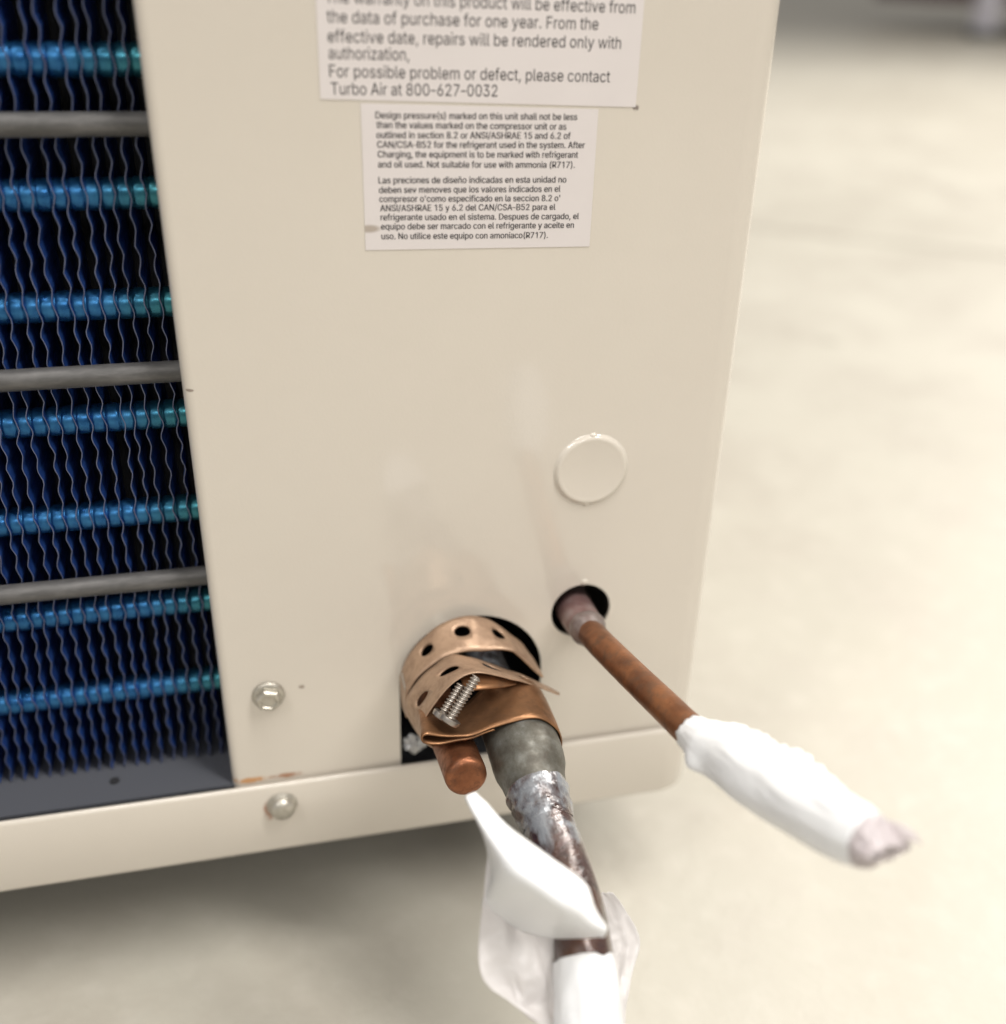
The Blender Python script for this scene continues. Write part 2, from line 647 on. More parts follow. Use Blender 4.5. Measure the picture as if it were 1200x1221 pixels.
V, F = prism_y(slot, -0.01, 0.006)
cut.append(mesh('c2', V, F, M['panel'], True))
cobs = []
for c in cut:
    co = bpy.data.objects.new('tmp_cut', c)
    COL.objects.link(co)
    cobs.append(co)
    md = tmp.modifiers.new('cut', 'BOOLEAN')
    md.operation = 'DIFFERENCE'
    md.solver = 'EXACT'
    md.object = co
bpy.context.view_layer.update()
dg = bpy.context.evaluated_depsgraph_get()
pme = bpy.data.meshes.new_from_object(tmp.evaluated_get(dg))
pme.name = 'front_panel'
for o in [tmp] + cobs:
    bpy.data.objects.remove(o)
pme.polygons.foreach_set('use_smooth', [True] * len(pme.polygons))
pme.set_sharp_from_angle(angle=math.radians(20))
# keep the paint textures in world millimetres: mesh stays in world coordinates, object at the origin
front = bpy.data.objects.new('front_panel', pme)
link(front, unit, (0, 0, 0))


def wpart(name, me, parent, label=None):
    """part whose object origin is the world origin, so that its textures use world coordinates"""
    o = bpy.data.objects.new(name, me)
    link(o, parent, (0, 0, 0))
    if label:
        o['label'] = label
    return o


# embossed knock-out disc that was never punched
KO = Vector((0.0307, 0, 0.0795))
prof = [(0.0131, 0.0), (0.0127, 0.0002), (0.0123, 0.0007), (0.0119, 0.0011), (0.0113, 0.0012), (0.0106, 0.0011), (0.0099, 0.0010), (0.0, 0.0010)]
V, F = lathe(prof, KO + Vector((0, -0.00002, 0)), (0, -1, 0), 72, False)
ko = wpart('knockout', mesh('knockout', V, F, M['panel']), front, 'round embossed knock-out disc still in the panel')
for s, (dx, dz) in enumerate(((0.0, 0.0121), (-0.001, -0.0121))):
    V, F = lathe([(0.0014, 0), (0.0012, 0.0005), (0.0008, 0.0008), (0.0, 0.0009)], KO + Vector((dx, 0, dz)), (0, -1, 0), 16, False)
    wpart('tab', mesh('tab', V, F, M['panel']), ko)
V, F = lathe([(0.0013, 0), (0.0010, 0.0003), (0.0005, 0.0005), (0.0, 0.0005)], (0.0312, 0.0, 0.0352), (0, -1, 0), 16, False)
wpart('tab', mesh('tab', V, F, M['panel']), front)

# rail of the base pan, folded lip, rounded corner
plan = [(-0.56, 0.0)] + arc(0.0675, 0.0160, 0.0160, 270, 360, 16) + [(0.0835, 0.45)]
prof = [(-0.014, -0.0670), (-0.0015, -0.0670), (-0.0004, -0.0665), (0.0, -0.0655), (0.0, -0.0368), (-0.0003, -0.0357), (-0.0010, -0.0351), (-0.0018, -0.0353), (-0.0022, -0.0360), (-0.0022, -0.060)]
RY = -0.0032
V, F = [], []
for i, (x, y) in enumerate(plan):
    if i == 0 or (i == 1):
        nx, ny = 0, -1
    elif i >= len(plan) - 2:
        nx, ny = 1, 0
    else:
        nx, ny = (x - 0.0675) / 0.0160, (y - 0.0160) / 0.0160
    for (o_, z_) in prof:
        V.append(Vector((x + nx * o_, y + RY + ny * o_, z_)))
n = len(prof)
for i in range(len(plan) - 1):
    for k in range(n - 1):
        F.append((i * n + k, i * n + k + 1, (i + 1) * n + k + 1, (i + 1) * n + k))
rail = wpart('base_rail', mesh('base_rail', V, F, M['rail'], True, sharp=50), unit)
# base pan sheet inside, body sheets behind
V, F = box(-0.55, -0.0950, 0.0015, 0.44, -0.0375, -0.0362)
pan = wpart('base_pan', mesh('base_pan', V, F, M['pan'], False), unit)
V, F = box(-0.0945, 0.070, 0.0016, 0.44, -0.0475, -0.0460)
wpart('slot_shade_sheet', mesh('slot_shade_sheet', V, F, M['dark'], False), unit)  # dark sheet painted in for the shade at the bottom of the slot
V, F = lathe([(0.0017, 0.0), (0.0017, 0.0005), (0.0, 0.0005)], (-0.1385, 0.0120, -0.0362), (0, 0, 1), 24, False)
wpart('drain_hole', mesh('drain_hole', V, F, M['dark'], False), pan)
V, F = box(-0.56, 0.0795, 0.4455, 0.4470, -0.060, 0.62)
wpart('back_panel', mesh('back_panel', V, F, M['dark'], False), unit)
V, F = box(-0.56, 0.0795, 0.003, 0.445, 0.6205, 0.622)
wpart('top_sheet', mesh('top_sheet', V, F, M['plain_paint'], False), unit)
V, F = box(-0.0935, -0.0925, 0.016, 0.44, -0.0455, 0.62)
wpart('light_stop_sheet', mesh('light_stop_sheet', V, F, M['dark'], False), unit)  # added wall, keeps light from the coil opening out of the slot
V, F = box(-0.555, -0.0985, 0.004, 0.006, 0.292, 0.62)
wpart('upper_shade_panel', mesh('upper_shade_panel', V, F, M['plain_paint'], False), unit)  # unseen sheet, added so the taller body shades the floor in front
V, F = box(-0.561, -0.5595, 0.003, 0.445, -0.060, 0.62)
wpart('end_sheet', mesh('end_sheet', V, F, M['plain_paint'], False), unit)
V, F = box(-0.556, 0.072, 0.0, 0.44, -0.0665, -0.0650)
wpart('underside', mesh('underside', V, F, M['pan'], False), unit)

# ------------------------------------------------------------------ coil: fins, tubes
CX0, CX1, PITCH = -0.300, -0.0965, 0.00430
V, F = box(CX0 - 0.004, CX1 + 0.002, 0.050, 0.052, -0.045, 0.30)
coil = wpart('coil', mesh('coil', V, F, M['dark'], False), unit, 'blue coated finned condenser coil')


def fin_mesh(seed):
    r = random.Random(seed)
    ph = r.uniform(-0.35, 0.35)
    z0, z1, st = -0.0358, 0.285, 0.00865 / 6
    nr = int((z1 - z0) / st)
    V, F, mi = [], [], []
    depth = 0.022
    drift = 0.0
    for i in range(nr + 1):
        z = z0 + i * st
        t = (z / 0.00865 + ph * 0.25) % 1.0
        tri = (4 * t - 1) if t < 0.5 else (3 - 4 * t)
        tri = math.copysign(min(abs(tri), 0.78), tri)
        drift = drift * 0.92 + r.uniform(-1, 1) * 0.00016
        x = 0.00062 * tri + drift + 0.00012 * math.sin(z * 90 + seed)
        th = 0.00010 + 0.00004 * r.random()
        xb = x * 0.25
        V += [(x - th, 0, z), (x + th, 0, z), (xb - th, depth, z), (xb + th, depth, z)]
    for i in range(nr):
        a, b = i * 4, i * 4 + 4
        F += [(a, a + 1, b + 1, b), (a + 1, a + 3, b + 3, b + 1), (a, b, b + 2, a + 2)]
        mi += [1, 0, 0]
    me = bpy.data.meshes.new('fin')
    me.from_pydata(V, [], F)
    me.materials.append(M['fin'])
    me.materials.append(M['fin_edge'])
    me.polygons.foreach_set('material_index', mi)
    return me


fins = [fin_mesh(s) for s in range(9)]
k = 0
x = CX1
while x > CX0:
    o = bpy.data.objects.new('fin', fins[k % 9])
    link(o, coil, (x, 0.0185 + random.uniform(-0.0004, 0.0004), random.uniform(-0.0003, 0.0003)))
    o.rotation_euler = (0, random.uniform(-0.004, 0.004), random.uniform(-0.03, 0.03))
    k += 1
    x = CX1 - PITCH * k
# beaded tube: each gap between fins shows a short collar
nb = k + 1
V, F = [], []
S = 18
rings = []
for b_ in range(nb):
    for (f, r) in ((0.02, 0.0041), (0.09, 0.00450), (0.25, 0.00462), (0.75, 0.00462), (0.91, 0.00450), (0.98, 0.0041)):
        rings.append((-PITCH * (b_ - 1 + f), r))
for (xx, r) in rings:
    for j in range(S):
        th = 2 * math.pi * j / S
        V.append((xx, r * math.cos(th), r * math.sin(th)))
for i in range(len(rings) - 1):
    for j in range(S):
        q = (j + 1) % S
        F.append((i * S + j, i * S + q, (i + 1) * S + q, (i + 1) * S + j))
tube_me = mesh('coil_tube', V, F, M['tube'])
for z in (0.2730, 0.2384, 0.2036, 0.1684, 0.1362, 0.1000, 0.0662, 0.0300, -0.0040):
    o = bpy.data.objects.new('coil_tube', tube_me)
    link(o, coil, (CX1, 0.0236, z))
# grey rods across the face of the coil
rod_path = [Vector((CX0 + i * (CX1 - CX0 + 0.004) / 20, 0, 0)) for i in range(21)]
V, F = sweep(rod_path, lambda s: 0.0033, 20)
rod_me = mesh('guard_rod', V, F, M['rod'])
for z in (0.2590, 0.1880, 0.1165, 0.0435):
    o = bpy.data.objects.new('guard_rod', rod_me)
    link(o, unit, (0, 0.0165, z))

# ------------------------------------------------------------------ bolts
def hexpts(r, h, o, ax):
    return lathe([(r, 0), (r, h)], o, ax, 6, True)


V, F = lathe([(0.0056, 0.0), (0.0056, 0.0007), (0.0053, 0.0012), (0.0047, 0.0015), (0.0, 0.0015)], (0, 0, 0), (0, -1, 0), 36, False)
wash = mesh('washer', V, F, M['bolt'], True, sharp=40)
V, F = lathe([(0.0045, 0.0012), (0.0045, 0.0036), (0.0040, 0.0042), (0.0030, 0.0043), (0.0026, 0.0038), (0.0, 0.0038)], (0, 0, 0), (0, -1, 0), 6, False)
hexh = mesh('hex_head', V, F, M['bolt'], False)
bl = bpy.data.objects.new('bolt', wash)
link(bl, unit, (-0.0813, -0.0001, 0.0030))
bl['label'] = 'hex flange bolt in the corner of the front panel'
h = bpy.data.objects.new('hex_head', hexh)
link(h, bl, (-0.0813, -0.0001, 0.0030))
V, F = lathe([(0.0055, 0.0), (0.0055, 0.0006), (0.0050, 0.0010), (0.0047, 0.0012), (0.0046, 0.0026), (0.0042, 0.0036), (0.0034, 0.0043), (0.0020, 0.0047), (0.0, 0.0048)], (0, 0, 0), (0, -1, 0), 36, False)
dome = bpy.data.objects.new('bolt', mesh('bolt_dome', V, F, M['bolt'], True, sharp=50))
link(dome, unit, (-0.0803, RY - 0.0001, -0.0445))
dome['label'] = 'round headed bolt in the base rail with rust at its edge'

# ------------------------------------------------------------------ printed labels
def quad_slab(c, y0, y1):
    return prism_y(c, y0, y1)


TEXT_BIG = [
    ('The warranty on this product will be effective from', -49.60, 34.39, 219.19, 217.69),
    ('the data of purchase for one year. From the', -49.43, 24.07, 214.57, 213.51),
    ('effective date, repairs will be rendered only with', -49.47, 30.97, 209.95, 208.81),
    ('authorization,', -49.47, -28.19, 205.92, 205.60),
    ('For possible problem or defect, please contact', -49.49, 28.43, 201.54, 200.16),
    ('Turbo Air at 800-627-0032', -49.29, -3.89, 197.19, 196.52),
]
TEXT_SMALL = [
    ('Design pressure(s) marked on this unit shall not be less', -37.65, 19.42, 191.09, 190.22),
    ('than the values marked on the compressor unit or as', -37.50, 16.33, 188.61, 187.66),
    ('outlined in section 8.2 or ANSI/ASHRAE 15 and 6.2 of', -37.59, 17.71, 186.00, 185.15),
    ('CAN/CSA-B52 for the refrigerant used in the system. After', -37.45, 22.12, 183.48, 182.58),
    ('Charging, the equipment is to be marked with refrigerant', -37.42, 20.26, 180.93, 179.95),
    ('and oil used. Not suitable for use with ammonia (R717).', -37.39, 19.41, 178.26, 177.17),
    ('Las preciones de dise\u00f1o indicadas en esta unidad no', -37.42, 17.10, 173.97, 173.10),
    ('deben sev menoves que ios valores indicados en el', -37.38, 15.45, 171.35, 170.52),
    ("compresor o'como especificado en la seccion 8.2 o'", -37.35, 15.45, 168.89, 167.89),
    ('ANSI/ASHRAE 15 y 6.2 del CAN/CSA-B52 para el', -37.19, 14.17, 166.34, 165.40),
    ('refrigerante usado en el sistema. Despues de cargado, el', -37.16, 21.53, 163.81, 162.53),
    ('equipo debe ser marcado con el refrigerante y aceite en', -37.12, 20.12, 161.22, 159.99),
    ('uso. No utilice este equipo con amoniaco(R717).', -37.09, 12.23, 158.49, 157.27),
]


# outlines of a plain grotesque letter (advance, contours) in thousandths of an em
GLYPHS = {
    "'": (206, '78,318 70,509 136,509 128,318'),
    '(': (273, '89,207 101,324 132,441 177,539 236,539 191,428 161,313 151,207 160,115 188,16 236,-96 177,-96 139,-21 111,55 95,131'),
    ')': (273, '37,-96 86,18 113,116 122,207 112,313 82,428 37,539 97,539 142,441 173,323 184,207 178,130 161,53 134,-22 97,-96'),
    ',': (188, '38,-119 68,71 137,71 84,-119'),
    '-': (330, '310,244 310,192 20,192 20,244'),
    '.': (188, '95,-4 78,-1 63,9 53,24 50,41 53,59 63,73 78,83 95,87 113,83 128,73 138,59 141,41 138,24 128,9 113,-1'),
    '/': (249, '235,533 71,-76 14,-76 178,533'),
    '0': (453, '227,-7 174,1 130,24 95,62 69,113 53,178 48,254 53,330 69,395 95,447 130,484 174,508 227,516 279,508 323,484 358,447 384,395 400,330 405,254 400,178 384,113 359,62 323,24 279,1|227,50 261,56 290,74 313,103 330,144 340,194 344,254 340,314 330,365 313,405 290,435 261,453 227,460 192,453 163,435 140,405 123,365 113,314 109,254 113,194 123,144 140,103 163,74 192,56'),
    '1': (420, '276,509 276,0 212,0 212,448 209,448 86,358 86,427 198,509'),
    '2': (453, '64,0 64,47 234,229 282,282 311,327 320,371 317,397 308,419 293,436 273,449 224,460 196,457 172,447 153,433 139,413 130,390 127,362 66,362 71,405 86,442 111,473 143,496 182,511 225,516 268,511 306,497 337,474 361,445 376,411 381,372 371,318 336,259 267,180 153,60 153,57 389,57 389,0'),
    '3': (453, '218,-7 173,-3 133,10 98,30 70,57 52,91 44,132 109,132 115,107 126,87 144,71 165,59 219,50 275,61 297,74 315,93 325,116 329,145 326,172 316,196 299,217 275,234 242,244 201,248 157,248 157,299 288,448 288,452 70,452 70,509 372,509 372,461 211,278 211,289 264,288 308,276 344,253 371,222 387,186 393,145 387,103 370,66 344,36 309,12 266,-2'),
    '5': (453, '221,-7 178,-2 140,11 108,32 83,60 66,93 60,130 122,130 127,108 138,89 173,60 221,50 250,53 276,64 298,82 314,104 324,131 328,162 324,193 314,221 297,244 275,262 248,273 218,277 167,268 128,246 67,253 96,509 366,509 366,452 151,452 134,301 136,301 178,325 229,334 263,330 294,321 321,306 345,285 364,260 379,231 388,199 391,163 385,117 369,76 343,41 309,15 268,-1'),
    '6': (453, '226,-7 182,-1 142,15 109,40 84,74 69,115 64,162 68,199 80,239 137,340 252,509 322,509 151,261 145,261 165,288 196,307 235,314 278,309 316,295 346,271 370,240 384,201 389,157 384,112 368,73 343,39 310,14 271,-2|226,48 254,52 279,63 299,79 314,101 324,128 327,157 324,187 314,213 299,235 279,251 254,262 226,265 198,262 174,252 153,235 138,214 128,188 125,158 128,128 138,102 153,79 174,63 198,52'),
    '7': (453, '97,0 323,448 323,452 62,452 62,509 391,509 391,449 165,0'),
    '8': (453, '226,-7 178,-2 136,11 101,33 74,62 57,96 52,135 55,166 65,195 81,220 101,241 125,256 153,265 153,267 119,282 93,308 76,342 70,380 75,417 90,450 114,477 146,498 184,511 226,516 269,511 306,498 337,477 361,450 377,417 382,380 376,342 359,308 333,282 300,267 300,265 327,256 351,241 372,220 387,195 397,166 401,135 395,96 378,62 352,33 317,11 275,-2|226,49 258,52 285,60 307,74 323,91 333,113 337,139 333,165 322,189 305,208 283,223 256,232 226,235 196,232 169,223 147,208 130,189 119,165 115,139 119,113 129,91 145,74 167,60 195,52|226,290 274,300 293,313 307,330 316,351 319,376 316,399 308,420 294,437 275,449 226,460 177,449 159,437 145,420 136,399 133,376 136,351 145,330 159,313 178,300'),
    'A': (480, '16,0 201,509 276,509 463,0 395,0 287,302 264,372 232,478 245,478 213,371 191,302 85,0|110,142 110,199 370,199 370,142'),
    'B': (456, '60,0 60,509 241,509 289,504 329,491 359,469 381,442 394,410 398,374 395,344 387,320 356,286 315,267 315,262 339,257 363,245 385,227 402,203 414,173 418,136 413,100 400,67 377,39 344,18 301,4 247,0|125,57 245,57 296,63 330,80 349,105 355,137 352,161 342,184 327,203 306,218 279,228 248,231 125,231|125,285 238,285 288,296 308,309 323,326 333,348 336,372 330,403 313,429 283,446 240,452 125,452'),
    'C': (510, '267,-7 205,1 150,25 104,63 70,115 48,179 40,254 48,329 70,393 104,445 150,484 205,508 267,516 340,504 373,490 402,471 427,447 448,418 463,385 473,348 408,348 389,395 357,428 315,449 267,456 223,450 184,432 150,403 125,364 109,314 103,254 109,194 125,145 151,105 184,76 223,59 267,53 315,60 357,81 389,114 408,160 473,160 463,124 448,91 428,62 402,38 373,19 341,5 305,-4'),
    'D': (502, '219,0 96,0 96,57 215,57 272,63 318,81 354,110 379,149 394,198 399,255 394,312 379,361 354,399 320,428 275,446 221,452 93,452 93,509 225,509 294,501 353,478 399,441 433,391 455,329 462,255 455,181 433,119 398,68 351,31 291,8|125,509 125,0 60,0 60,509'),
    'E': (419, '60,0 60,509 372,509 372,452 125,452 125,286 355,286 355,229 125,229 125,57 375,57 375,0'),
    'F': (410, '60,0 60,509 369,509 369,452 125,452 125,278 346,278 346,221 125,221 125,0'),
    'H': (517, '60,0 60,509 125,509 125,289 392,289 392,509 457,509 457,0 392,0 392,232 125,232 125,0'),
    'I': (190, '62,0 62,509 128,509 128,0'),
    'L': (393, '60,0 60,509 125,509 125,57 361,57 361,0'),
    'N': (523, '60,0 60,509 130,509 399,110 399,509 463,509 463,0 393,0 125,400 125,0'),
    'R': (449, '60,0 60,509 236,509 290,504 333,489 367,465 390,433 405,395 409,352 405,309 390,271 367,240 333,217 289,203 236,198 96,198 96,255 234,255 269,258 298,267 319,281 334,300 342,324 345,352 342,380 334,405 319,425 298,440 269,449 233,452 125,452 125,0|353,0 230,229 303,229 428,0'),
    'S': (447, '224,-9 172,-4 128,9 91,31 64,60 46,96 38,137 104,137 110,110 123,88 142,71 166,59 224,49 257,52 286,60 311,74 329,92 341,114 346,139 342,161 332,179 296,205 245,222 184,239 128,260 86,289 60,326 52,372 58,413 75,448 102,476 138,498 180,511 227,516 275,511 316,498 351,476 377,449 394,415 401,378 337,378 326,412 302,437 267,453 225,459 194,456 167,448 145,435 129,418 118,398 115,376 119,352 131,334 169,308 212,293 264,279 312,264 359,238 395,198 405,171 408,139 403,99 386,64 360,34 323,11 278,-4'),
    'T': (449, '32,452 32,509 417,509 417,452 257,452 257,0 193,0 193,452'),
    'a': (389, '160,-9 126,-5 94,5 68,22 48,45 35,73 30,108 34,138 43,161 58,179 78,193 125,211 178,220 234,227 265,235 273,243 276,255 276,257 267,297 240,322 196,331 149,322 118,301 100,274 41,291 57,322 79,346 104,364 133,375 194,384 239,379 286,360 306,343 322,320 333,290 337,251 337,0 277,0 277,52 272,52 252,25 215,1|170,45 202,49 228,59 248,74 263,93 272,115 276,138 276,190 259,182 231,176 200,171 175,168 134,159 103,139 95,124 92,105 102,72 130,52'),
    'b': (424, '229,-8 198,-5 172,4 138,31 118,59 112,59 112,0 53,0 53,509 114,509 114,319 118,319 137,346 171,373 197,381 229,384 274,378 313,361 345,332 370,293 385,245 390,189 385,133 370,84 346,45 313,16 274,-2|220,47 253,51 279,66 301,88 316,117 325,151 328,189 325,227 316,261 301,290 280,311 253,325 220,330 188,325 161,312 140,291 125,263 116,229 113,189 116,150 125,115 140,86 162,65 188,51'),
    'c': (396, '207,-8 159,-2 117,16 82,46 56,85 40,133 34,187 40,243 56,291 82,330 117,360 159,378 207,384 260,377 305,356 340,322 362,277 303,262 290,289 270,311 242,325 207,330 173,325 145,310 124,287 108,258 99,224 96,187 99,151 108,117 124,89 145,66 173,51 207,46 243,52 271,66 292,89 304,117 363,102 341,56 306,21 261,-1'),
    'd': (424, '195,-8 151,-2 111,16 79,45 55,84 39,133 34,189 39,245 55,293 79,332 112,361 151,378 196,384 228,381 253,373 287,346 306,319 311,319 311,509 372,509 372,0 313,0 313,59 307,59 287,31 252,4 227,-5|205,47 236,51 263,65 284,86 299,115 309,150 312,189 309,229 300,263 284,291 263,312 237,325 205,330 172,325 145,311 124,290 108,261 99,227 96,189 99,151 109,117 124,88 145,66 172,51'),
    'e': (404, '212,-8 161,-2 117,16 82,46 56,85 40,132 34,187 39,242 55,290 81,329 115,359 157,378 205,384 266,374 294,361 319,341 341,315 357,282 368,242 371,194 371,169 75,169 75,221 338,221 310,202 307,237 298,269 283,294 263,314 237,326 205,330 173,326 146,313 125,294 109,270 99,241 96,211 96,178 100,139 110,106 128,80 151,61 179,50 212,46 254,53 285,73 306,105 365,91 353,63 335,39 311,19 283,4 249,-5'),
    'f': (254, '228,379 228,327 6,327 6,379|81,0 81,432 84,461 96,486 113,505 135,519 187,530 222,527 243,521 227,468 215,472 195,474 171,470 154,460 145,443 142,419 142,0'),
    'g': (425, '207,-151 168,-148 134,-140 82,-110 51,-69 101,-41 122,-66 154,-88 207,-97 249,-92 282,-75 304,-47 311,-6 311,68 306,68 287,41 252,16 227,8 195,5 152,10 113,27 80,53 55,90 39,136 34,191 39,246 55,293 80,332 112,361 152,378 196,384 228,382 253,373 288,346 308,319 313,319 313,379 372,379 372,-9 367,-54 350,-90 324,-117 291,-136 251,-147|205,59 237,63 264,75 285,95 300,121 309,154 312,193 309,231 300,264 285,291 264,312 237,325 205,330 172,325 145,312 124,290 109,262 99,229 96,193 99,155 109,123 124,96 145,76 172,63'),
    'h': (410, '114,227 114,0 53,0 53,509 114,509 114,287 102,287 124,332 152,362 187,379 227,384 264,380 295,369 321,349 341,321 353,285 357,240 357,0 296,0 296,235 290,275 273,304 246,323 210,329 184,326 161,317 141,303 126,283 117,257'),
    'i': (167, '53,0 53,379 114,379 114,0|84,443 67,446 54,455 44,468 41,483 44,499 54,512 67,521 84,524 100,521 114,512 123,499 126,483 123,468 114,455 100,446'),
    'k': (381, '110,137 110,212 121,212 284,379 360,379 184,199 177,199|53,0 53,509 114,509 114,0|294,0 148,186 191,229 372,0'),
    'l': (189, '139,-2 101,3 74,20 58,47 53,84 53,509 114,509 114,99 120,62 130,54 146,52 160,53 170,54 181,3 162,-1'),
    'm': (610, '53,0 53,379 112,379 112,295 108,295 118,323 132,346 172,376 219,386 257,380 287,361 309,331 321,295 312,295 322,321 337,343 381,375 437,386 468,383 497,372 522,354 541,328 553,296 557,255 557,0 496,0 496,254 490,289 473,313 447,326 419,330 395,328 374,320 345,290 335,247 335,0 274,0 274,260 269,288 253,311 229,326 199,330 158,320 140,307 126,289 117,266 114,238 114,0'),
    'n': (410, '114,227 114,0 53,0 53,379 112,379 112,287 102,287 124,332 152,362 187,379 227,384 264,380 295,369 321,349 341,321 353,285 357,240 357,0 296,0 296,235 290,275 273,304 246,323 210,329 184,326 161,317 141,303 126,283 117,257'),
    'o': (415, '207,-8 159,-2 117,16 82,46 56,85 40,133 34,187 40,243 56,291 82,330 117,360 159,378 207,384 256,378 299,360 333,330 359,291 376,243 381,187 376,133 359,85 333,46 299,16 256,-2|207,46 242,51 270,66 292,89 307,117 316,151 319,187 316,224 307,258 292,287 270,310 242,325 207,330 173,325 145,310 124,287 108,258 99,224 96,187 99,151 108,117 124,89 145,66 173,51'),
    'p': (424, '53,-143 53,379 112,379 112,319 118,319 137,346 171,373 197,381 229,384 274,378 313,361 345,332 370,293 385,245 390,189 385,133 370,84 346,45 313,16 274,-2 229,-8 198,-5 173,4 138,31 118,59 114,59 114,-143|220,47 253,51 279,66 301,88 316,117 325,151 328,189 325,227 316,261 301,290 280,311 253,325 220,330 188,325 161,312 140,291 125,263 116,229 113,189 116,150 125,115 140,86 162,65 188,51'),
    'q': (424, '372,-143 311,-143 311,59 306,59 287,31 252,4 227,-5 195,-8 151,-2 111,16 79,45 55,84 39,133 34,189 39,245 55,293 79,332 112,361 151,378 196,384 228,381 253,373 287,346 307,319 313,319 313,379 372,379|205,47 236,51 263,65 284,86 299,115 309,150 312,189 309,229 300,263 284,291 263,312 237,325 205,330 172,325 145,311 124,290 108,261 99,227 96,189 99,151 109,117 124,88 145,66 172,51'),
    'r': (259, '53,0 53,379 112,379 112,321 115,321 130,347 152,367 181,380 213,385 229,384 243,384 243,322 230,324 207,326 182,323 159,315 140,301 126,284 117,262 114,237 114,0'),
    's': (365, '182,-8 145,-5 112,3 84,18 62,38 45,63 36,94 94,107 105,79 124,60 150,49 181,45 217,50 244,62 262,81 268,103 265,121 254,136 237,147 212,155 149,170 104,186 72,208 53,237 47,274 51,305 65,332 87,354 115,370 149,381 187,384 223,381 254,372 279,358 299,339 324,290 268,277 258,298 243,316 219,328 187,333 156,329 131,317 114,299 109,277 112,258 124,243 172,223 229,209 275,194 306,171 325,142 331,107 326,75 312,47 290,24 260,6 223,-5'),
    't': (227, '204,379 204,327 6,327 6,379|65,471 126,471 126,98 128,76 136,61 150,53 170,50 185,51 202,54 213,2 192,-3 168,-4 125,2 92,21 72,52 65,93'),
    'u': (410, '182,-5 146,-1 115,11 89,31 69,59 57,95 53,139 53,379 114,379 114,144 119,105 137,75 164,56 200,50 226,53 249,62 268,77 283,97 293,122 296,153 296,379 357,379 357,0 298,0 298,92 307,92 286,47 257,17 222,0'),
    'v': (389, '163,0 17,379 84,379 165,155 187,87 206,21 184,21 203,87 224,155 305,379 371,379 226,0'),
    'w': (567, '138,0 23,379 87,379 133,214 154,137 175,41 165,41 186,135 206,214 252,379 316,379 362,214 382,136 402,41 391,41 413,135 434,214 480,379 545,379 429,0 368,0 319,172 305,225 291,280 277,338 291,338 277,280 263,225 248,172 199,0'),
    'y': (389, '47,-139 61,-86 71,-87 104,-89 130,-74 151,-36 163,-1 17,379 84,379 165,155 187,87 206,21 184,21 202,87 224,155 305,379 371,379 204,-58 177,-107 139,-136 91,-145 65,-143'),
    'z': (380, '42,0 42,46 254,320 254,323 48,323 48,379 333,379 333,331 126,60 126,56 339,56 339,0'),
    '\xf1': (410, '114,227 114,0 53,0 53,379 112,379 112,287 102,287 124,332 152,362 187,379 227,384 264,380 295,369 321,349 341,321 353,285 357,240 357,0 296,0 296,235 290,275 273,304 246,323 210,329 184,326 161,317 141,303 126,283 117,257|250,446 225,450 202,460 182,470 167,475 153,466 149,448 106,448 110,476 120,498 137,513 161,518 185,514 207,504 226,494 243,490 256,496 262,517 304,517 300,488 289,466 272,451'),
    ' ': (188, ''),
}


def inside(p, poly):
    c = False
    for (x0, y0), (x1, y1) in zip(poly, poly[1:] + poly[:1]):
        if (y0 > p[1]) != (y1 > p[1]) and p[0] < (x1 - x0) * (p[1] - y0) / (y1 - y0) + x0:
            c = not c
    return c


def glyph_faces(con):
    """verts and triangles of one letter: every outer contour filled round its own holes"""
    cs = [[tuple(map(int, q.split(','))) for q in c.split()] for c in con.split('|')] if con else []
    sg = [sum(a[0] * b[1] - b[0] * a[1] for a, b in zip(c, c[1:] + c[:1])) for c in cs]
    if not cs:
        return [], []
    main = max(sg, key=abs) > 0
    V, F = [], []
    for c, g_ in zip(cs, sg):
        if (g_ > 0) != main:
            continue
        loops = [c] + [h for h, gh in zip(cs, sg) if (gh > 0) != main and inside(h[0], c)]
        tri = tessellate_polygon([[Vector((x, y, 0)) for x, y in lp_] for lp_ in loops])
        base = len(V)
        for lp_ in loops:
            V += lp_
        F += [tuple(base + q for q in t) for t in tri]
    return V, F


def text_line(body, x0, x1, z0, z1, cap, y, parent, bold):
    """one line of print; bold = extra stroke width in millimetres"""
    P, F = [], []
    pen = 0
    for ch in body:
        adv, con = GLYPHS[ch]
        v, f = glyph_faces(con)
        F += [tuple(len(P) + q for q in t) for t in f]
        P += [(pen + a, b) for a, b in v]
        pen += adv
    a, b = min(p[0] for p in P), max(p[0] for p in P)
    V = []
    for dx, dy in (((-bold / 2, 0.0), (bold / 2, 0.000004)) if bold else ((0.0, 0.0),)):
        for px, pz in P:
            f = (px - a) / (b - a)
            V.append((( x0 + (x1 - x0) * f + dx) * MM, y - dy, (z0 + (z1 - z0) * f + pz * cap / 509) * MM))
    if bold:
        F = F + [tuple(len(P) + q for q in t) for t in F]
    me = bpy.data.meshes.new('text_line')
    me.from_pydata(V, [], F)
    me.materials.append(M['ink'])
    return wpart('text_line', me, parent)


